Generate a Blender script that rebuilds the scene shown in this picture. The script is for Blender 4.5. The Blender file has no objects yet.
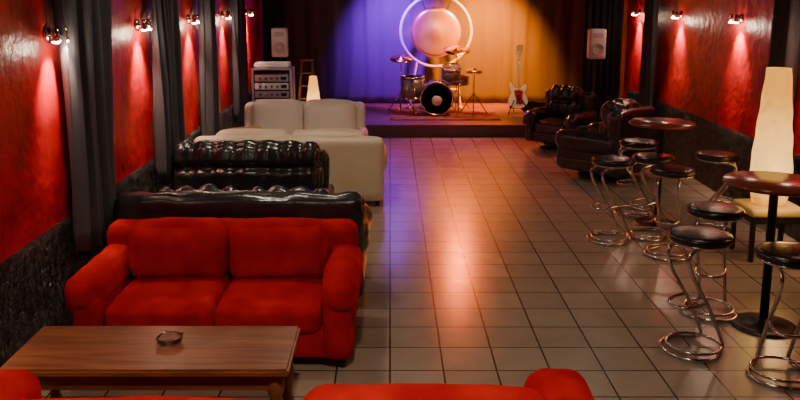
import bpy, bmesh, math, random
from mathutils import Vector, Matrix, noise
random.seed(4)
S=bpy.context.scene
COL=S.collection
pi=math.pi

# ------------------------------------------------------------ materials
def new_mat(name):
    m=bpy.data.materials.new(name); m.use_nodes=True
    nt=m.node_tree; b=nt.nodes['Principled BSDF']
    return m,nt,b
def mat(name,col,rough=.5,metal=0.,var=None,vscale=4.,bump=0.,bscale=40.,sheen=0.,spec=.5,detail=4.,coat=0.,emit=None,es=0.,dist=.02,rvar=0.):
    m,nt,b=new_mat(name)
    b.inputs['Base Color'].default_value=(*col,1)
    b.inputs['Roughness'].default_value=rough
    b.inputs['Metallic'].default_value=metal
    b.inputs['Specular IOR Level'].default_value=spec
    if sheen: b.inputs['Sheen Weight'].default_value=sheen; b.inputs['Sheen Roughness'].default_value=.4; b.inputs['Sheen Tint'].default_value=(min(1,col[0]*2),col[1]*2,col[2]*2,1)
    if coat: b.inputs['Coat Weight'].default_value=coat; b.inputs['Coat Roughness'].default_value=.15
    if emit: b.inputs['Emission Color'].default_value=(*emit,1); b.inputs['Emission Strength'].default_value=es
    tc=nt.nodes.new('ShaderNodeTexCoord')
    if var:
        n=nt.nodes.new('ShaderNodeTexNoise'); n.inputs['Scale'].default_value=vscale; n.inputs['Detail'].default_value=detail
        nt.links.new(tc.outputs['Object'],n.inputs['Vector'])
        r=nt.nodes.new('ShaderNodeValToRGB'); r.color_ramp.elements[0].position=.35; r.color_ramp.elements[1].position=.68
        r.color_ramp.elements[0].color=(*col,1); r.color_ramp.elements[1].color=(*var,1)
        nt.links.new(n.outputs['Fac'],r.inputs['Fac']); nt.links.new(r.outputs['Color'],b.inputs['Base Color'])
    if bump:
        n2=nt.nodes.new('ShaderNodeTexNoise'); n2.inputs['Scale'].default_value=bscale; n2.inputs['Detail'].default_value=5
        nt.links.new(tc.outputs['Object'],n2.inputs['Vector'])
        bp=nt.nodes.new('ShaderNodeBump'); bp.inputs['Strength'].default_value=bump; bp.inputs['Distance'].default_value=dist
        nt.links.new(n2.outputs['Fac'],bp.inputs['Height']); nt.links.new(bp.outputs['Normal'],b.inputs['Normal'])
        if rvar:
            mr=nt.nodes.new('ShaderNodeMapRange'); mr.inputs['To Min'].default_value=rough-rvar; mr.inputs['To Max'].default_value=rough+rvar
            nt.links.new(n2.outputs['Fac'],mr.inputs['Value']); nt.links.new(mr.outputs['Result'],b.inputs['Roughness'])
    return m

M={}
M['red_wall']=mat('painted_red_wall',(.26,.002,.006),.38,var=(.60,.010,.016),vscale=2.6,bump=.45,bscale=9,dist=.03,detail=9)
M['velvet']=mat('red_velvet',(.36,.003,.006),.8,var=(.54,.011,.008),vscale=5,bump=.35,bscale=70,dist=.004,sheen=.4,spec=.12,detail=8)
M['leather']=mat('black_leather',(.020,.020,.023),.24,bump=.4,bscale=22,dist=.008,var=(.032,.031,.035),vscale=8,rvar=.06,spec=.7)
M['cream']=mat('cream_leather',(.78,.66,.47),.42,var=(.84,.73,.54),vscale=3,bump=.2,bscale=30,dist=.006)
M['white_leather']=mat('white_leather',(.90,.87,.80),.38,bump=.2,bscale=30,dist=.006)
M['tan']=mat('tan_fabric',(.36,.24,.12),.8,bump=.2,bscale=60)
M['black']=mat('black_cloth',(.012,.012,.015),.9,bump=.2,bscale=60,dist=.004)
M['drape']=mat('charcoal_drape',(.060,.064,.078),.85,bump=.3,bscale=80,dist=.004,sheen=.2)
M['backdrop']=mat('stage_backdrop_cloth',(.13,.12,.13),.85,bump=.2,bscale=50,dist=.004)
M['chrome']=mat('chrome',(.62,.60,.58),.18,1.)
M['steel']=mat('brushed_steel',(.70,.70,.72),.38,.9)
M['darkmetal']=mat('dark_metal',(.05,.05,.055),.35,.8)
M['seat']=mat('black_vinyl_seat',(.014,.011,.011),.26,bump=.1,bscale=30)
M['tabletop']=mat('dark_red_laminate',(.17,.030,.018),.22,var=(.22,.045,.026),vscale=6)
M['glass']=mat('clear_glass',(1,1,1),.03); M['glass'].node_tree.nodes['Principled BSDF'].inputs['Transmission Weight'].default_value=1
M['plasticblack']=mat('black_plastic',(.015,.015,.015),.4)
M['plasticgrey']=mat('grey_cabinet',(.60,.60,.61),.5,bump=.1)
M['grille']=mat('speaker_grille',(.40,.40,.41),.6)
M['gongbronze']=mat('gong_bronze',(.80,.46,.13),.34,.6,var=(.90,.58,.22),vscale=3,bump=.12,bscale=14,dist=.006)
M['whitewood']=mat('pale_wood_hoop',(.85,.80,.72),.4)
M['brass']=mat('cymbal_brass',(.75,.52,.18),.25,1.)
M['drumred']=mat('drum_shell_sparkle',(.25,.26,.22),.3,.5,var=(.40,.42,.36),vscale=120)
M['drumhead']=mat('drum_head',(.75,.74,.70),.5)
M['guitarbody']=mat('guitar_cream_lacquer',(.88,.80,.62),.2)
M['guitarred']=mat('guitar_red_pickguard',(.60,.02,.01),.3)
M['maple']=mat('maple_neck',(.80,.58,.30),.35)
M['wood']=mat('plain_wood',(.30,.15,.06),.5,var=(.36,.19,.08),vscale=10)
M['creamseat']=mat('cream_seat_fabric',(.78,.62,.22),.8,bump=.2)
M['rug']=mat('stage_rug',(.28,.03,.02),.95,var=(.42,.22,.12),vscale=7,bump=.4,bscale=80)
M['ceil']=mat('ceiling_paint',(.03,.027,.027),.9)
M['bulb']=mat('lit_bulb',(1,.9,.75),.3,emit=(1,.75,.5),es=60)
M['bulbdim']=mat('lit_diffuser',(1,.9,.75),.3,emit=(1,.85,.65),es=6)

def wood_table():
    m,nt,b=new_mat('polished_brown_wood')
    tc=nt.nodes.new('ShaderNodeTexCoord'); mp=nt.nodes.new('ShaderNodeMapping'); mp.inputs['Scale'].default_value=(1.2,12,8)
    n=nt.nodes.new('ShaderNodeTexNoise'); n.inputs['Scale'].default_value=2.0; n.inputs['Detail'].default_value=8; n.inputs['Distortion'].default_value=.6
    r=nt.nodes.new('ShaderNodeValToRGB'); r.color_ramp.elements[0].position=.3; r.color_ramp.elements[1].position=.75
    r.color_ramp.elements[0].color=(.14,.040,.015,1); r.color_ramp.elements[1].color=(.34,.12,.05,1)
    nt.links.new(tc.outputs['Object'],mp.inputs['Vector']); nt.links.new(mp.outputs['Vector'],n.inputs['Vector'])
    nt.links.new(n.outputs['Fac'],r.inputs['Fac']); nt.links.new(r.outputs['Color'],b.inputs['Base Color'])
    b.inputs['Roughness'].default_value=.34
    return m
M['tablewood']=wood_table()

def tiles():
    m,nt,b=new_mat('ceramic_floor_tiles')
    tc=nt.nodes.new('ShaderNodeTexCoord')
    br=nt.nodes.new('ShaderNodeTexBrick'); br.offset=0; br.squash=1
    br.inputs['Scale'].default_value=1; br.inputs['Brick Width'].default_value=.333; br.inputs['Row Height'].default_value=.333
    br.inputs['Mortar Size'].default_value=.006; br.inputs['Mortar Smooth'].default_value=.1; br.inputs['Bias'].default_value=0
    br.inputs['Color1'].default_value=(.33,.262,.195,1); br.inputs['Color2'].default_value=(.39,.315,.24,1); br.inputs['Mortar'].default_value=(.055,.038,.028,1)
    nt.links.new(tc.outputs['Object'],br.inputs['Vector'])
    n=nt.nodes.new('ShaderNodeTexNoise'); n.inputs['Scale'].default_value=6; n.inputs['Detail'].default_value=6
    nt.links.new(tc.outputs['Object'],n.inputs['Vector'])
    mx=nt.nodes.new('ShaderNodeMix'); mx.data_type='RGBA'; mx.blend_type='MULTIPLY'; mx.inputs[0].default_value=.35
    r=nt.nodes.new('ShaderNodeValToRGB'); r.color_ramp.elements[0].color=(.62,.58,.55,1); r.color_ramp.elements[0].position=.3; r.color_ramp.elements[1].position=.7
    nt.links.new(n.outputs['Fac'],r.inputs['Fac'])
    nt.links.new(br.outputs['Color'],mx.inputs[6]); nt.links.new(r.outputs['Color'],mx.inputs[7]); nt.links.new(mx.outputs[2],b.inputs['Base Color'])
    mr=nt.nodes.new('ShaderNodeMapRange'); mr.inputs['To Min'].default_value=.17; mr.inputs['To Max'].default_value=.29
    nt.links.new(n.outputs['Fac'],mr.inputs['Value']); nt.links.new(mr.outputs['Result'],b.inputs['Roughness'])
    b.inputs['Specular IOR Level'].default_value=.65
    bp=nt.nodes.new('ShaderNodeBump'); bp.inputs['Strength'].default_value=.5; bp.inputs['Distance'].default_value=.004; bp.invert=True
    nt.links.new(br.outputs['Fac'],bp.inputs['Height']); nt.links.new(bp.outputs['Normal'],b.inputs['Normal'])
    return m
M['tiles']=tiles()

def plaster():
    m,nt,b=new_mat('rough_black_plaster')
    tc=nt.nodes.new('ShaderNodeTexCoord')
    n=nt.nodes.new('ShaderNodeTexNoise'); n.inputs['Scale'].default_value=20; n.inputs['Detail'].default_value=6; n.inputs['Distortion'].default_value=1.2
    nt.links.new(tc.outputs['Object'],n.inputs['Vector'])
    bp=nt.nodes.new('ShaderNodeBump'); bp.inputs['Strength'].default_value=1; bp.inputs['Distance'].default_value=.12
    nt.links.new(n.outputs['Fac'],bp.inputs['Height']); nt.links.new(bp.outputs['Normal'],b.inputs['Normal'])
    b.inputs['Base Color'].default_value=(.022,.016,.019,1); b.inputs['Roughness'].default_value=.20
    return m
M['plaster']=plaster()

def lampmat(name,strength,h):
    # paper shade with a bulb inside: brighter and yellower mid-height, more orange toward the ends
    m,nt,b=new_mat(name)
    b.inputs['Base Color'].default_value=(.35,.22,.08,1)
    tc=nt.nodes.new('ShaderNodeTexCoord'); sp=nt.nodes.new('ShaderNodeSeparateXYZ')
    nt.links.new(tc.outputs['Object'],sp.inputs['Vector'])
    dv=nt.nodes.new('ShaderNodeMath'); dv.operation='DIVIDE'; dv.inputs[1].default_value=h
    nt.links.new(sp.outputs['Z'],dv.inputs[0])
    n=nt.nodes.new('ShaderNodeTexNoise'); n.inputs['Scale'].default_value=9; n.inputs['Detail'].default_value=4
    nt.links.new(tc.outputs['Object'],n.inputs['Vector'])
    ad=nt.nodes.new('ShaderNodeMath'); ad.operation='MULTIPLY_ADD'; ad.inputs[1].default_value=.4
    nt.links.new(n.outputs['Fac'],ad.inputs[0]); nt.links.new(dv.outputs[0],ad.inputs[2])
    r=nt.nodes.new('ShaderNodeValToRGB'); e=r.color_ramp.elements
    e[0].position=.18; e[0].color=(.50,.17,.015,1); e[1].position=1.0; e[1].color=(.65,.26,.03,1)
    x=e.new(.48); x.color=(1,.56,.14,1); x=e.new(.74); x.color=(1,.48,.10,1)
    nt.links.new(ad.outputs[0],r.inputs['Fac']); nt.links.new(r.outputs['Color'],b.inputs['Emission Color'])
    b.inputs['Emission Strength'].default_value=strength
    return m
M['lamp']=lampmat('glowing_paper_shade',1.9,1.2)
M['lampsmall']=lampmat('glowing_small_paper_shade',2.8,.8)

# ------------------------------------------------------------ geometry helpers
def root(name,loc=(0,0,0),rz=0):
    e=bpy.data.objects.new(name,None); COL.objects.link(e); e.location=loc; e.rotation_euler=(0,0,rz); e.empty_display_size=.1
    return e
def link(name,bm,m,parent=None,smooth=True,loc=None):
    bmesh.ops.recalc_face_normals(bm,faces=bm.faces)
    me=bpy.data.meshes.new(name); bm.to_mesh(me); bm.free()
    if smooth:
        for p in me.polygons: p.use_smooth=True
    me.materials.append(M[m] if isinstance(m,str) else m)
    o=bpy.data.objects.new(name,me); COL.objects.link(o)
    if parent: o.parent=parent
    if loc: o.location=loc
    return o
def rbox(name,c,s,m,parent=None,r=.04,n=10,puff=(0,0,0),wr=0,wf=6,rot=None,fn=None,taper=None):
    """rounded, optionally puffed and wrinkled block; c centre, s full size"""
    bm=bmesh.new(); bmesh.ops.create_cube(bm,size=2)
    bmesh.ops.subdivide_edges(bm,edges=bm.edges[:],cuts=n,use_grid_fill=True)
    h=Vector(s)/2; r=min(r,min(h)*.999); off=Vector((random.random()*50,random.random()*50,0))
    R=Matrix.Rotation(rot[0],3,'X')@Matrix.Rotation(rot[1],3,'Y')@Matrix.Rotation(rot[2],3,'Z') if rot else None
    for v in bm.verts:
        q=[math.sin(t*pi/2*.93)/math.sin(pi/2*.93) for t in v.co]
        p=Vector((q[0]*h.x,q[1]*h.y,q[2]*h.z))
        inn=Vector([max(-(h[i]-r),min(h[i]-r,p[i])) for i in range(3)])
        d=p-inn
        if d.length>1e-9: p=inn+d.normalized()*r
        for i in range(3):
            if puff[i]:
                a,b_=(i+1)%3,(i+2)%3
                p[i]+=puff[i]*(1-q[a]**2)*(1-q[b_]**2)*q[i]
        if fn: p=fn(p,q)
        if taper: 
            k=1+taper*q[2]; p.x*=k; p.y*=k
        if wr:
            nn=noise.noise_vector(p*wf+off); p+=nn*wr
            nn=noise.noise_vector(p*wf*2.7+off); p+=nn*wr*.45
        if R: p=R@p
        v.co=p+Vector(c)
    return link(name,bm,m,parent)
def box(name,c,s,m,parent=None,bev=.008):
    bm=bmesh.new(); bmesh.ops.create_cube(bm,size=1)
    for v in bm.verts: v.co=Vector((v.co.x*s[0],v.co.y*s[1],v.co.z*s[2]))+Vector(c)
    if bev: bmesh.ops.bevel(bm,geom=bm.edges[:],offset=min(bev,min(s)*.4),segments=2,affect='EDGES')
    return link(name,bm,m,parent,smooth=False)
def lathe(name,prof,m,parent=None,c=(0,0,0),seg=32,M4=None,fn=None):
    bm=bmesh.new(); rings=[]
    for (r,z) in prof:
        rings.append([bm.verts.new((max(r,1e-4)*math.cos(2*pi*i/seg),max(r,1e-4)*math.sin(2*pi*i/seg),z)) for i in range(seg)])
    for a,b in zip(rings,rings[1:]):
        for i in range(seg): bm.faces.new((a[i],a[(i+1)%seg],b[(i+1)%seg],b[i]))
    bm.faces.new(rings[0]); bm.faces.new(rings[-1])
    for v in bm.verts:
        p=v.co.copy()
        if fn: p=fn(p)
        if M4: p=M4@p
        v.co=p+Vector(c)
    return link(name,bm,m,parent)
def catmull(pts,closed,sub):
    P=[Vector(p) for p in pts]; n=len(P); out=[]
    rng=n if closed else n-1
    for i in range(rng):
        if closed: p0,p1,p2,p3=P[(i-1)%n],P[i],P[(i+1)%n],P[(i+2)%n]
        else: p0,p1,p2,p3=P[max(i-1,0)],P[i],P[i+1],P[min(i+2,n-1)]
        for k in range(sub):
            t=k/sub
            out.append(.5*((2*p1)+(p2-p0)*t+(2*p0-5*p1+4*p2-p3)*t*t+(3*p1-p0-3*p2+p3)*t**3))
    if not closed: out.append(P[-1])
    return out
def tube(name,pts,r,m,parent=None,closed=False,sub=6,seg=10):
    P=catmull(pts,closed,sub) if sub>1 else [Vector(p) for p in pts]
    bm=bmesh.new(); n=len(P); rings=[]
    T=[]
    for i in range(n):
        a=P[(i-1)%n] if (closed or i>0) else P[i]; b=P[(i+1)%n] if (closed or i<n-1) else P[i]
        T.append((b-a).normalized())
    up=Vector((0,0,1)) if abs(T[0].z)<.9 else Vector((1,0,0))
    N=(up-T[0]*up.dot(T[0])).normalized()
    for i in range(n):
        N=(N-T[i]*N.dot(T[i])).normalized(); B=T[i].cross(N)
        rr=r
        rings.append([bm.verts.new(P[i]+N*rr*math.cos(2*pi*k/seg)+B*rr*math.sin(2*pi*k/seg)) for k in range(seg)])
    pr=list(zip(rings,rings[1:]))
    for a,b in pr:
        for k in range(seg): bm.faces.new((a[k],a[(k+1)%seg],b[(k+1)%seg],b[k]))
    if closed:
        a,b=rings[-1],rings[0]
        best=min(range(seg),key=lambda s:(a[0].co-b[s].co).length)
        for k in range(seg): bm.faces.new((a[k],a[(k+1)%seg],b[(k+1+best)%seg],b[(k+best)%seg]))
    else:
        bm.faces.new(rings[0]); bm.faces.new(rings[-1])
    return link(name,bm,m,parent)
def rod(name,a,b,r,m,parent=None,seg=12): return tube(name,[a,b],r,m,parent,sub=1,seg=seg)
def circ(c,r,n=16,ax='z',a0=0,a1=2*pi,closed=True):
    out=[]
    for i in range(n if closed else n+1):
        a=a0+(a1-a0)*i/n
        if ax=='z': out.append((c[0]+r*math.cos(a),c[1]+r*math.sin(a),c[2]))
        else: out.append((c[0]+r*math.cos(a),c[1],c[2]+r*math.sin(a)))
    return out
def curtain(name,p0,p1,z0,z1,amp,folds,m,parent=None,gather=0.,seed=0):
    bm=bmesh.new(); p0=Vector(p0); p1=Vector(p1); d=p1-p0; L=d.length; d.normalize(); nrm=Vector((-d.y,d.x))
    nx=folds*12; nz=20; g=[]
    for j in range(nz+1):
        z=z0+(z1-z0)*j/nz; row=[]
        for i in range(nx+1):
            u=i/nx
            ph=folds*2*pi*u+1.6*noise.noise(Vector((u*folds*.7+seed*9,z*.5,seed)))
            a=amp*(.65+.6*noise.noise(Vector((u*folds*.9,z*.6,seed+5))))
            w=1-gather*math.sin(pi*(z-z0)/(z1-z0))
            p=p0+d*L*(.5+(u-.5)*w)+nrm*(a*math.sin(ph)+a*.25*math.sin(ph*2.3+seed))
            row.append(bm.verts.new((p.x,p.y,z+(.012*math.sin(ph) if j==0 else 0))))
        g.append(row)
    for j in range(nz):
        for i in range(nx): bm.faces.new((g[j][i],g[j][i+1],g[j+1][i+1],g[j+1][i]))
    o=link(name,bm,m,parent)
    sm=o.modifiers.new('thick','SOLIDIFY'); sm.thickness=.006
    return o
def light(name,kind,loc,energy,col,parent=None,target=None,size=.05,spot=60,blend=.5):
    l=bpy.data.lights.new(name,kind); l.energy=energy; l.color=col
    if kind in('POINT','SPOT'): l.shadow_soft_size=size
    if kind=='SPOT': l.spot_size=math.radians(spot); l.spot_blend=blend
    o=bpy.data.objects.new(name,l); COL.objects.link(o); o.location=loc
    if parent: o.parent=parent
    if target: o.rotation_euler=(Vector(target)-Vector(loc)).to_track_quat('-Z','Y').to_euler()
    return o

# ------------------------------------------------------------ room shell
XL,XR,YF,YB,ZC=-2.22,3.9,-1.2,16.0,3.3
box('floor',((XL+XR)/2,(YF+YB)/2,-.05),(XR-XL+.4,YB-YF+.4,.1),'tiles',bev=0)
box('ceiling',((XL+XR)/2,(YF+YB)/2,ZC+.05),(XR-XL+.4,YB-YF+.4,.1),'ceil',bev=0)
box('wall_left',(XL-.1,(YF+YB)/2,ZC/2),(.2,YB-YF,ZC),'red_wall',bev=0)
box('wall_right',(XR+.1,(YF+YB)/2,ZC/2),(.2,YB-YF,ZC),'red_wall',bev=0)
box('wall_back',((XL+XR)/2,YB+.1,ZC/2),(XR-XL+.4,.2,ZC),'black',bev=0)
box('wall_front',((XL+XR)/2,YF-.1,ZC/2),(XR-XL+.4,.2,ZC),'red_wall',bev=0)
def wainscot(name,x,sgn):
    bm=bmesh.new(); y0,y1=YF,13.0; ny=520; nz=30; g=[]
    for j in range(nz+1):
        row=[]
        for i in range(ny+1):
            y=y0+(y1-y0)*i/ny; z=.8*j/nz
            d=.018+.022*abs(noise.noise(Vector((y*7,z*7,sgn*3))))+.016*noise.noise(Vector((y*17,z*17,sgn)))
            if j==nz: d=.0
            row.append(bm.verts.new((x+sgn*d,y,z)))
        g.append(row)
    for j in range(nz):
        for i in range(ny): bm.faces.new((g[j][i],g[j][i+1],g[j+1][i+1],g[j+1][i]))
    return link(name,bm,'plaster')
wainscot('wall_left_plaster_dado',XL,1)
wainscot('wall_right_plaster_dado',XR,-1)

# stage
stg=root('stage',(0,0,0))
M['stagetop']=mat('stage_boards',(.22,.10,.07),.32,var=(.30,.15,.10),vscale=3,bump=.2,bscale=8)
M['stagefront']=mat('stage_front_panel',(.14,.09,.08),.5)
SX0,SX1,SY0,SZ=-2.2,2.45,13.04,.2
box('platform',((SX0+SX1)/2,(SY0+YB)/2,SZ/2-.01),(SX1-SX0,YB-SY0-.02,SZ-.02),'stagefront',stg,bev=.005)
for i in range(14):
    w=(YB-SY0)/14; box('board_%d'%(i+1),((SX0+SX1)/2,SY0+w*(i+.5)-.01,SZ-.008),(SX1-SX0+.03,w-.006,.024),'stagetop',stg,bev=.003)
curtain('stage_backdrop_curtain',(XL+.05,15.75),(XR-.05,15.75),.225,ZC,.026,16,'backdrop',seed=1)
curtain('stage_side_curtain',(XL+.05,13.75),(-1.78,13.75),.23,ZC,.05,5,'black',seed=2)
curtain('stage_side_curtain.001',(3.22,13.35),(XR-.05,13.35),.02,ZC,.05,6,'black',seed=3)
rbox('stage_rug',(.95,14.10,SZ+.014),(1.9,1.15,.015),'rug',r=.005,n=6)

# wall drapes
for i,(a,b) in enumerate([(5.15,5.95),(7.2,7.85),(9.05,9.5),(10.85,11.5)]):
    curtain('wall_drape' if i==0 else 'wall_drape.%03d'%i,(XL+.12,a),(XL+.12,b),.58,ZC,.075,5,'drape',gather=.14,seed=10+i)
for i,(a,b) in enumerate([(7.5,7.95),(11.45,11.9)]):
    curtain('wall_drape.%03d'%(4+i),(XR-.12,a),(XR-.12,b),.58,ZC,.075,5,'drape',gather=.10,seed=20+i)

# sconces
ns=0
def sconce(x,y,z,sgn,e=150):
    global ns
    r=root('wall_spotlight_sconce' if ns==0 else 'wall_spotlight_sconce.%03d'%ns,(x,y,z)); ns+=1
    Ry=Matrix.Rotation(pi/2,4,'Y')
    lathe('wall_plate',[(.0,0),(.05,0),(.05,sgn*.02),(.0,sgn*.025)],'chrome',r,M4=Ry,seg=20)
    rod('arm',(sgn*.01,0,0),(sgn*.09,0,0),.008,'chrome',r)
    rod('crossbar',(sgn*.09,-.07,0),(sgn*.09,.07,0),.008,'chrome',r)
    for k,yy in enumerate((-.07,.07)):
        lathe('spot_head_%d'%(k+1),[(.0,.05),(.018,.05),(.022,.02),(.032,-.035),(.030,-.035),(.02,0),(.0,.0)],'chrome',r,c=(sgn*.09,yy,0),seg=16)
        lathe('bulb_%d'%(k+1),[(.0,-.02),(.022,-.024),(.026,-.038),(.018,-.048),(.0,-.05)],'bulb',r,c=(sgn*.09,yy,0),seg=12)
    light('sconce_light','SPOT',(sgn*.12,0,-.07),e,(1,.60,.42),r,target=(-sgn*.13,0,-.75),size=.03,spot=76,blend=1)
    light('sconce_glow','POINT',(sgn*.13,0,-.09),e*.03,(1,.7,.5),r,size=.03)
for y in (3.5,5.2,7.05,8.85,10.65,12.4): sconce(XL,y,2.05,1)
for y in (5.4,7.15,8.95,10.8,12.6): sconce(XR,y,2.05,-1)

# fill lamps added out of frame, in made-up ceiling fixtures
def added_fill_lamp(i,x,y,e,col=(1,.82,.62)):
    r=root('added_fill_lamp' if i==0 else 'added_fill_lamp.%03d'%i,(x,y,ZC))
    lathe('shade',[(.05,0),(.07,-.03),(.20,-.12),(.20,-.13),(.18,-.12),(.05,-.04)],'plasticblack',r,seg=24)
    lathe('diffuser',[(.0,-.08),(.10,-.09),(.13,-.12),(.0,-.13)],'bulbdim',r,seg=24)
    light('fill_light','SPOT',(0,0,-.20),e,col,r,size=.10,spot=150,blend=1,target=(0,0,-3))
added_fill_lamp(0,-.2,2.3,215)
added_fill_lamp(1,2.0,5.0,28)
added_fill_lamp(2,-1.0,5.6,60)
added_fill_lamp(3,-.8,7.9,80)
added_fill_lamp(4,2.3,9.2,30)

# ------------------------------------------------------------ sofas
def sofa(name,loc,rz,W,D,H,sh,ah,aw,widths,m,tuft=False,wr=.006,base='legs',dh=None):
    """local: front faces -Y, centred on footprint; widths: cushion fractions"""
    r=root(name,(loc[0],loc[1],0),rz)
    iw=W-2*aw; bt=.20
    if isinstance(widths,int): widths=[1/widths]*widths
    dh=dh or [0]*len(widths)
    legh=.07 if base=='legs' else (.13 if base=='swivel' else .02)
    rbox('base_frame',(0,.02,legh+(sh-.16-legh)/2),(W-.06,D-.08,sh-.16-legh+.02),m,r,r=.04,n=8,wr=wr*.4)
    rbox('back_frame',(0,D/2-bt/2,legh+(H-(.09 if tuft else .03)-legh)/2),(W-.05,bt,H-(.09 if tuft and rz==0 else .03)-legh),m,r,r=.08,n=20,wr=wr*(1.2 if tuft else .7),wf=5,puff=(0,.0,.01))
    x0=-iw/2
    for i,fr in enumerate(widths):
        cw=iw*fr; x=x0+cw/2; x0+=cw
        rbox('seat_cushion_%d'%(i+1),(x,-.07,sh-.085),(cw-.008,D-.22,.19),m,r,r=.06,n=14,puff=(0,.015,.025),wr=wr)
        np=max(2,round(cw/.20))
        def fn(p,q,np=np):
            s=abs(math.sin((q[0]+1)*pi/2*np))
            up=max(0,min(1,(q[2]+.9)/1.2))
            if q[1]<.6:
                p.y-=(.075*s**.6-.03)*up
                p.y+=.05*math.exp(-((q[2]-.1)/.13)**2)
            if q[2]>.5: p.z+=.03*(s**.6-.6)
            return p
        rbox('back_cushion_%d'%(i+1),(x,D/2-bt-.06,sh+(H-sh)/2+dh[i]),(cw-.006,.25,H-sh+.02),m,r,r=.10,n=38 if tuft else 14,puff=(.0,.045,.02),wr=wr*.9,wf=5,rot=(-.14,0,0),fn=fn if tuft else None)
    for sg,nm in((-1,'left'),(1,'right')):
        x=sg*(W/2-aw/2)
        rbox('arm_panel_'+nm,(x-sg*.02,-.01,legh+(ah-.1-legh)/2),(aw-.05,D-.04,ah-.1-legh),m,r,r=.05,n=8,wr=wr*.5)
        rbox('arm_roll_'+nm,(x,-.02,ah-.12),(aw+.02,D-.02,.25),m,r,r=.11,n=16,puff=(.0,.015,.015),wr=wr*1.3)
    if base=='legs':
        for sx in(-1,1):
            for sy in(-1,1):
                lathe('foot_%d%d'%((sx+1)//2,(sy+1)//2),[(.0,0),(.022,0),(.032,.08),(.0,.09)],'plasticblack',r,c=(sx*(W/2-.1),sy*(D/2-.1),0),seg=14)
    elif base=='swivel':
        lathe('swivel_column',[(.0,.03),(.04,.03),(.04,.18),(0,.18)],'darkmetal',r,seg=20)
        for k in range(5):
            a=2*pi*k/5+.3
            rbox('swivel_foot_%d'%(k+1),(.16*math.cos(a),.16*math.sin(a),.03),(.34,.06,.05),'darkmetal',r,r=.02,n=4,fn=(lambda p,q,a=a:Matrix.Rotation(a,3,'Z')@p))
    return r
sofa('red_velvet_sofa',(-1.1,5.07),0,1.80,.90,.78,.40,.60,.22,2,'velvet',wr=.010)
sofa('red_velvet_sofa.001',(-.50,2.99),pi,2.80,.98,.80,.40,.62,.29,[.43,.57],'velvet',wr=.012,dh=[.045,-.01])
sofa('black_leather_sofa',(-1.12,6.08),pi,1.90,.82,.92,.42,.62,.24,2,'leather',tuft=True,wr=.020,dh=[-.10,-.10])
sofa('black_leather_loveseat',(-1.34,7.22),0,1.56,.86,.93,.44,.50,.07,1,'leather',tuft=True,wr=.012)
s=sofa('cream_leather_sofa',(-1.11,8.98),pi,2.14,.86,.81,.42,.60,.22,2,'cream',wr=.009)
rbox('scatter_cushion',(.55,-.02,.66),(.44,.16,.36),'tan',s,r=.07,n=10,puff=(0,.05,0),rot=(-.4,0,.2))
sofa('white_leather_sofa',(-1.13,10.2),0,1.66,.9,.94,.44,.58,.14,2,'white_leather',wr=.008)
sofa('black_leather_armchair',(2.60,12.05),math.radians(-38),.88,.86,.92,.44,.58,.18,1,'leather',tuft=True,wr=.010,base='swivel')
sofa('black_leather_armchair.001',(2.76,10.1),math.radians(-135),.98,.92,.98,.44,.62,.19,1,'leather',tuft=True,wr=.010,base='swivel')

# ------------------------------------------------------------ coffee table + ashtray
ct=root('coffee_table',(-1.245,4.03,0))
TW,TD,TH=1.47,.56,.45
box('top_slab',(0,0,TH-.022),(TW,TD,.044),'tablewood',ct,bev=.012)
box('apron_front',(0,-TD/2+.05,TH-.085),(TW-.12,.025,.085),'tablewood',ct,bev=.004)
box('apron_back',(0,TD/2-.05,TH-.085),(TW-.12,.025,.085),'tablewood',ct,bev=.004)
for sx in(-1,1):
    box('apron_side_%d'%(sx+2),(sx*(TW/2-.07),0,TH-.085),(.025,TD-.12,.085),'tablewood',ct,bev=.004)
    for sy in(-1,1):
        lathe('leg_%d%d'%(sx+2,sy+2),[(.0,0),(.03,0),(.036,.04),(.026,.08),(.040,.16),(.044,.22),(.03,.27),(.042,.31),(.046,.40),(0,.41)],'tablewood',ct,c=(sx*(TW/2-.075),sy*(TD/2-.07),0),seg=20)
ash=root('glass_ashtray',(-1.19,4.07,TH+.001))
lathe('bowl',[(.0,.0),(.058,.0),(.066,.012),(.070,.036),(.066,.040),(.058,.036),(.050,.014),(.0,.010)],'glass',ash,seg=32)
for k in range(4):
    a=k*pi/2+.5; rod('rim_notch_%d'%(k+1),(.055*math.cos(a),.055*math.sin(a),.040),(.074*math.cos(a),.074*math.sin(a),.040),.006,'glass',ash,seg=8)

# ------------------------------------------------------------ high tables
def high_table(name,x,y,h,rad,m='tabletop'):
    r=root(name,(x,y,0))
    lathe('round_top',[(.0,h-.03),(rad-.01,h-.03),(rad,h-.022),(rad,h-.008),(rad-.008,h),(.0,h)],m,r,seg=48)
    lathe('column',[(.0,.02),(.03,.02),(.03,h-.06),(.10,h-.032),(0,h-.03)],'darkmetal',r,seg=20)
    lathe('base_disc',[(.0,0),(.22,0),(.22,.012),(.19,.02),(.05,.03),(.035,.06),(0,.06)],'darkmetal',r,seg=40)
    return r
high_table('high_bar_table',2.72,7.9,1.06,.32)
high_table('high_bar_table.001',2.64,5.35,1.05,.335)
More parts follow.
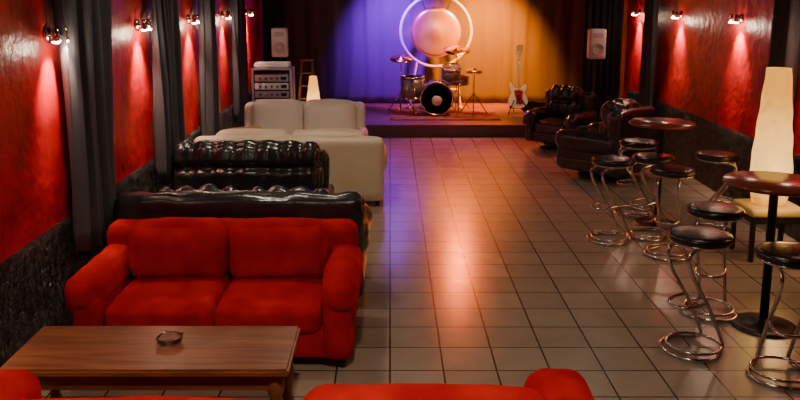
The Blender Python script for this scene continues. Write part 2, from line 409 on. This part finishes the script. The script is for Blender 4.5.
# ------------------------------------------------------------ stools
nst=0
def stool(x,y,rz,h=.8):
    global nst
    r=root('bar_stool' if nst==0 else 'bar_stool.%03d'%nst,(x,y,0),rz); nst+=1
    lathe('round_seat',[(.0,h-.055),(.17,h-.055),(.195,h-.045),(.20,h-.022),(.19,h-.006),(.15,h),(.0,h+.002)],'seat',r,seg=40)
    lathe('seat_rim',[(.0,h-.066),(.175,h-.066),(.19,h-.056),(.19,h-.050),(.0,h-.050)],'chrome',r,seg=40)
    t=.0125
    for k,s in enumerate((-1,1)):
        tube('bent_leg_%d'%(k+1),[(.12,s*.06,h-.07),(.02,s*.085,h-.075),(-.13,s*.09,h-.085),(-.175,s*.09,h-.14),(-.13,s*.09,h-.26),
              (.02,s*.09,.32),(.13,s*.09,.12),(.16,s*.092,.045),(.12,s*.12,.0135),(.0,s*.19,.0135),(-.12,s*.17,.0135),(-.19,s*.08,.0135),(-.205,0,.0135)],t,'chrome',r,sub=6)
    tube('footrest_loop',[(.0,-.09,.355),(-.09,-.10,.345),(-.17,-.07,.335),(-.19,0,.333),(-.17,.07,.335),(-.09,.10,.345),(.0,.09,.355)],.011,'chrome',r,sub=5)
    tube('floor_ring',circ((0,0,.040),.17,16),.010,'chrome',r,closed=True,sub=3)
    return r
for (x,y,a) in [(2.10,7.37,20),(2.50,6.93,60),(2.52,7.50,15),(2.62,8.30,-10),(3.17,7.60,160),(2.35,5.60,60),(2.0,4.97,25),(2.40,4.60,80)]:
    stool(x,y,math.radians(a))

# ------------------------------------------------------------ lamp on low stool
ls=root('low_wooden_stool',(3.38,6.92,0))
for sx in(-1,1):
    for sy in(-1,1):
        box('leg_%d%d'%(sx+2,sy+2),(sx*.22,sy*.19,.20),(.04,.04,.40),'plasticblack',ls,bev=.005)
    box('side_rail_%d'%(sx+2),(sx*.22,0,.37),(.03,.36,.05),'plasticblack',ls,bev=.004)
box('front_rail',(0,-.19,.37),(.42,.03,.05),'plasticblack',ls,bev=.004)
box('back_rail',(0,.19,.37),(.42,.03,.05),'plasticblack',ls,bev=.004)
rbox('seat_pad',(0,0,.435),(.49,.43,.075),'creamseat',ls,r=.03,n=8,puff=(0,0,.01))
def paper_lamp(name,x,y,z,h,r0,r1,e,m):
    r=root(name,(x,y,z))
    prof=[(.0,.0),(r0*.80,.0)]
    for i in range(1,60):
        t=i/60
        rr=r0*(.80+.20*math.sin(min(1,t/.22)*pi/2)) if t<.22 else r1+(r0-r1)*(1-((t-.22)/.78)**1.1)
        prof.append((rr,h*t))
    prof+= [(r1,h),(r1*.9,h),(r1*.85,h-.01),(0,h-.02)]
    def wrap(p):
        a=math.atan2(p.y,p.x); k=1+.02*math.sin(a*1+p.z/h*30)+.02*noise.noise(Vector((p.x*14,p.y*14,p.z*12)))
        return Vector((p.x*k,p.y*k,p.z))
    lathe('paper_shade',prof,m,r,seg=40,fn=wrap)
    lathe('foot_ring',[(0,0),(r0*.74,0),(r0*.74,.012),(0,.014)],'plasticblack',r,seg=32)
    light('lamp_glow','POINT',(-.05,-r0-.20,h*.2),e,(1,.55,.2),r,size=.12)
    return r
paper_lamp('paper_table_lamp',3.37,6.92,.485,1.2,.175,.10,7,'lamp')
paper_lamp('paper_table_lamp.001',-1.28,13.28,SZ+.006,.78,.135,.06,4,'lampsmall')

# ------------------------------------------------------------ stage gear
def speaker(name,x,y,zc,zf):
    r=root(name,(x,y,0))
    rbox('cabinet',(0,0,zc),(.27,.26,.48),'plasticgrey',r,r=.03,n=8,fn=lambda p,q:Vector((p.x*(1-.12*(q[1]+1)/2),p.y,p.z)))
    Rx_=Matrix.Rotation(pi/2,4,'X')
    lathe('woofer_cone',[(.0,.0),(.03,.01),(.085,.014),(.095,.02),(.095,.0),(.0,-.0)],'grille',r,c=(0,-.125,zc-.08),M4=Rx_,seg=28)
    box('horn',(0,-.130,zc+.14),(.16,.012,.08),'grille',r)
    rod('stand_pole',(0,0,zf+.25),(0,0,zc-.22),.018,'darkmetal',r)
    for k in range(3):
        a=k*2*pi/3+.5
        rod('stand_leg_%d'%(k+1),(0,0,zf+.55),(.22*math.cos(a),.22*math.sin(a),zf+.012),.011,'darkmetal',r)
        rod('stand_brace_%d'%(k+1),(0,0,zf+.26),(.14*math.cos(a),.14*math.sin(a),zf+.21),.008,'darkmetal',r)
speaker('pa_speaker',-1.83,13.40,1.54,SZ+.006)
speaker('pa_speaker.001',3.32,12.95,1.54,0.0)

# flight case with rack units
rk=root('audio_equipment_rack',(-1.86,12.7,0))
rbox('case_body',(0,.03,.60),(.58,.36,1.08),'plasticblack',rk,r=.01,n=4)
for sx in(-1,1):
    for sy in(-1,1): box('edge_post_%d%d'%(sx+2,sy+2),(sx*.30,.02+sy*.19,.60),(.035,.035,1.16),'steel',rk,bev=.005)
for sz in(.04,1.17):
    for sy in(-1,1): box('edge_rail_%d_%d'%(int(sz*10),sy+2),(0,.02+sy*.19,sz),(.60,.035,.035),'steel',rk,bev=.005)
for k in range(8):
    z=.13+k*.128
    box('rack_faceplate_%d'%(k+1),(0,-.168,z),(.53,.02,.105),'steel' if k%2 else 'plasticgrey',rk,bev=.004)
    for q in range(4):
        rod('knob_%d_%d'%(k+1,q+1),(-.18+q*.09,-.175,z),(-.18+q*.09,-.195,z),.018,'plasticblack',rk,seg=10)
    box('display_%d'%(k+1),(.19,-.180,z),(.09,.006,.05),'plasticblack',rk,bev=.001)
for sx in(-1,1):
    for sy in(-1,1): rod('caster_%d%d'%(sx+2,sy+2),(sx*.26-.015,sy*.15,.022),(sx*.26+.015,sy*.15,.022),.021,'plasticblack',rk)
box('top_mixer',(0,0,1.23),(.54,.32,.07),'plasticgrey',rk,bev=.01)

ez=root('wooden_stepladder',(-1.44,13.82,SZ+.008))
for sx in(-1,1):
    rod('front_rail_%d'%(sx+2),(sx*.15,-.2,.0),(sx*.09,0,1.0),.018,'wood',ez,seg=8)
    rod('rear_rail_%d'%(sx+2),(sx*.15,.2,.0),(sx*.09,0.02,1.0),.015,'wood',ez,seg=8)
for k in range(4):
    t=(k+.6)/4.6; box('step_%d'%(k+1),(0,-.2*(1-t),t),(.27-.1*t,.09,.022),'wood',ez,bev=.004)
box('top_cap',(0,0,1.0),(.24,.12,.03),'wood',ez)

# gong with hoop
gg=root('gong_in_hoop_stand',(.86,15.1,SZ+.006))
gz=1.42
Rx=Matrix.Rotation(pi/2,4,'X')
lathe('gong_disc',[(.0,.035),(.10,.035),(.14,.015),(.30,.012),(.40,.0),(.46,-.012),(.475,-.05),(.465,-.05),(.45,-.02),(.3,.0),(.0,.0)],'gongbronze',gg,c=(0,-.02,gz),M4=Rx,seg=64)
tube('hoop_frame',circ((0,0,gz+.02),.66,32,ax='y'),.028,'whitewood',gg,closed=True,sub=3,seg=12)
for sx in(-1,1):
    rod('hanging_cord_%d'%(sx+2),(sx*.2,-.01,gz+.42),(sx*.28,0,gz+.62),.006,'black',gg,seg=6)
    tube('stand_leg_%d'%(sx+2),[(sx*.35,0,gz-.56),(sx*.42,0,.5),(sx*.48,0,.03)],.022,'whitewood',gg,sub=5)
    rbox('stand_foot_%d'%(sx+2),(sx*.48,0,.02),(.06,.5,.04),'whitewood',gg,r=.015,n=4)
rod('stand_crossbar',(-.44,0,.35),(.44,0,.35),.018,'whitewood',gg)

# drum kit
dk=root('drum_kit',(.82,14.10,SZ+.024))
def drum(nm,c,r,L,M4=None,shell='drumred',head='drumhead'):
    lathe(nm+'_shell',[(0,-L/2+.01),(r,-L/2+.01),(r,L/2-.01),(0,L/2-.01)],shell,dk,c=c,M4=M4,seg=36)
    lathe(nm+'_head',[(0,L/2-.008),(r*.97,L/2-.008),(r*.97,L/2),(0,L/2)],head,dk,c=c,M4=M4,seg=36)
    lathe(nm+'_hoop',[(r*.95,L/2-.02),(r+.012,L/2-.02),(r+.012,L/2+.012),(r*.95,L/2+.012),(r*.95,L/2)],'chrome',dk,c=c,M4=M4,seg=36)
    lathe(nm+'_lower_hoop',[(r*.95,-L/2-.012),(r+.012,-L/2-.012),(r+.012,-L/2+.02),(r*.95,-L/2+.02)],'chrome',dk,c=c,M4=M4,seg=36)
    for k in range(8):
        a=k*pi/4; p=[Vector(((r+.01)*math.cos(a),(r+.01)*math.sin(a),z)) for z in(-L/2,L/2)]
        if M4: p=[M4@v for v in p]
        rod(nm+'_rod_%d'%(k+1),p[0]+Vector(c),p[1]+Vector(c),.005,'chrome',dk,seg=6)
drum('bass_drum',(0,0,.30),.285,.40,M4=Rx,head='plasticblack')
lathe('bass_drum_badge',[(0,.0),(.09,.0),(.09,.006),(0,.006)],'drumhead',dk,c=(0,-.203,.27),M4=Rx,seg=28)
for sx in(-1,1): rod('bass_spur_%d'%(sx+2),(sx*.25,-.1,.2),(sx*.38,-.2,.01),.01,'chrome',dk)
drum('rack_tom',(.26,.02,.74),.16,.22,M4=Matrix.Rotation(.35,4,'X'))
rod('tom_arm',(.1,.1,.55),(.26,.06,.66),.012,'chrome',dk)
drum('floor_tom',(-.42,.12,.47),.20,.38)
for k in range(3):
    a=k*2.1+.6; rod('floor_tom_leg_%d'%(k+1),(-.42+.21*math.cos(a),.12+.21*math.sin(a),.5),(-.42+.23*math.cos(a),.12+.23*math.sin(a),.0),.008,'chrome',dk)
drum('snare_drum',(.42,.28,.58),.175,.14)
rod('snare_stand',(.42,.28,.0),(.42,.28,.5),.014,'chrome',dk)
def cym(nm,x,y,h,r,tilt,tri=.28):
    rod(nm+'_pole',(x,y,.2),(x,y,h+.03),.010,'chrome',dk)
    for k in range(3):
        a=k*2.094+.4; rod(nm+'_leg_%d'%(k+1),(x,y,.38),(x+tri*math.cos(a),y+tri*math.sin(a),.008),.009,'chrome',dk)
    lathe(nm+'_cymbal',[(.0,.035),(.02,.033),(.045,.012),(r*.6,.0),(r,-.012),(r,-.015),(r*.6,-.004),(.04,.006),(0,.02)],'brass',dk,c=(x,y,h),M4=Matrix.Rotation(tilt,4,'X'),seg=36)
cym('crash',-.62,.25,.98,.20,.3)
cym('hihat',.66,-.05,.80,.17,.05)
cym('hihat_lower',.66,-.05,.765,.17,.05)
cym('ride',.40,.5,1.12,.24,.35)
rod('throne_post',(.1,.45,.0),(.1,.45,.45),.02,'chrome',dk)
lathe('throne_seat',[(0,.45),(.16,.45),(.17,.49),(.15,.52),(0,.525)],'seat',dk,c=(.1,.45,0),seg=24)

# electric guitar on stand
gt=root('electric_guitar_on_stand',(2.30,14.25,SZ+.006),.1); gt.scale=(1.08,1.08,1.08)
bm=bmesh.new()
outline=[(0,.10),(.08,.105),(.145,.15),(.165,.22),(.14,.29),(.115,.34),(.125,.40),(.145,.46),(.12,.49),(.075,.45),(.035,.43),(-.035,.43),(-.08,.47),(-.13,.53),(-.155,.50),(-.14,.42),(-.115,.35),(-.14,.28),(-.165,.20),(-.14,.14),(-.08,.105)]
op=[(p.x,p.y) for p in catmull([(a,b,0) for a,b in outline],True,4)]
f=[bm.verts.new((x,-.0,z)) for x,z in op]; fc=bm.faces.new(f)
ex=bmesh.ops.extrude_face_region(bm,geom=[fc])
for v in ex['geom']:
    if isinstance(v,bmesh.types.BMVert): v.co.y+=.045
if not any(True for f_ in bm.faces if abs(f_.calc_center_median().y)<1e-5): bm.faces.new(f)
link('body',bm,'guitarbody',gt,smooth=False)
bm=bmesh.new()
pg=[(.02,.16),(.07,.17),(.09,.21),(.07,.28),(.075,.38),(.03,.39),(-.02,.39),(-.06,.41),(-.07,.36),(-.045,.28),(-.02,.22)]
f=[bm.verts.new((x,-.004,z)) for x,z in [(p.x,p.y) for p in catmull([(a,b,0) for a,b in pg],True,3)]]; bm.faces.new(f)
link('pickguard',bm,'guitarred',gt,smooth=False)
box('neck',(0,-.004,.70),(.05,.022,.60),'maple',gt,bev=.004)
box('fretboard',(0,-.018,.70),(.046,.008,.60),'maple',gt,bev=.002)
rbox('headstock',(.01,.0,1.06),(.08,.018,.17),'maple',gt,r=.008,n=4,taper=.15)
for k in range(6): rod('tuner_%d'%(k+1),(-.035,0,1.0+k*.024),(-.065,0,1.0+k*.024),.006,'chrome',gt,seg=8)
for k,z in enumerate((.25,.31,.38)): box('pickup_%d'%(k+1),(0,-.012,z),(.075,.012,.018),'plasticblack',gt,bev=.003)
box('bridge',(0,-.012,.20),(.08,.012,.03),'chrome',gt,bev=.003)
for k in range(6): rod('string_%d'%(k+1),(-.018+k*.007,-.026,.2),(-.018+k*.007,-.026,1.0),.0012,'chrome',gt,seg=5)
tube('stand_cradle',[(-.14,-.06,.14),(-.13,.02,.10),(0,.08,.09),(.13,.02,.10),(.14,-.06,.14)],.010,'darkmetal',gt)
for k,(dx,dy) in enumerate(((-.2,-.14),(.2,-.14),(0,.28))): rod('stand_leg_%d'%(k+1),(0,.08,.35),(dx,dy,.01),.009,'darkmetal',gt)
rod('stand_pole',(0,.08,.09),(0,.07,.60),.009,'darkmetal',gt)

# ------------------------------------------------------------ stage lighting (par cans out of frame, some added as fill)
def par(i,loc,target,e,col,spot,blend=.6,size=.08):
    r=root('stage_par_can' if i==0 else 'stage_par_can.%03d'%i,loc)
    q=(Vector(target)-Vector(loc)).to_track_quat('-Z','Y').to_matrix().to_4x4()
    lathe('can_body',[(.0,.22),(.06,.22),(.10,.10),(.10,-.02),(.093,-.02),(.09,.08),(0,.08)],'plasticblack',r,M4=q,seg=24)
    rod('hanger',(0,0,.1),(0,0,ZC-loc[2]),.012,'darkmetal',r)
    l=light('par_light','SPOT',(0,0,0),e,col,r,size=size,spot=spot,blend=blend)
    l.rotation_euler=q.to_euler(); l.location=(Vector(target)-Vector(loc)).normalized()*.03
par(0,(.0,14.2,2.95),(.12,15.75,1.55),1500,(.22,.0,1),68,1)
par(1,(2.0,14.2,2.95),(1.72,15.7,1.10),3000,(1,.22,.0),80,1)
par(2,(.9,13.7,2.95),(.86,15.1,1.62),120,(1,.55,.32),25,.8)
par(3,(1.3,14.6,2.95),(1.35,11.4,.0),800,(1,.13,.015),62,1)  # added lamp: orange on the floor, standing in for the backdrop's reflection
par(4,(.1,14.6,2.95),(.1,12.4,.0),340,(.35,.10,1),70,1)  # added lamp: purple on the floor, standing in for the backdrop's reflection
par(5,(1.5,13.4,2.95),(1.2,14.0,.2),210,(1,.36,.16),66,1)
par(6,(2.1,12.9,2.95),(2.30,14.25,.65),170,(1,.72,.45),26,.9)  # added fill spot, only to brighten the dark guitar
par(7,(-1.4,11.4,2.95),(-1.80,12.75,.9),60,(1,.85,.7),34,.9)  # added fill spot in front of the stage, only to brighten the rack

w=bpy.data.worlds.new('World'); S.world=w; w.use_nodes=True
w.node_tree.nodes['Background'].inputs['Color'].default_value=(.02,.015,.015,1)

# ------------------------------------------------------------ camera
cd=bpy.data.cameras.new('camera'); cam=bpy.data.objects.new('camera',cd); COL.objects.link(cam)
cam.location=(0,0,2.3); cam.rotation_euler=(math.radians(90-9.72),0,0)
cd.sensor_width=36; cd.lens=36; cd.shift_x=.0125; cd.shift_y=-.08375
S.camera=cam
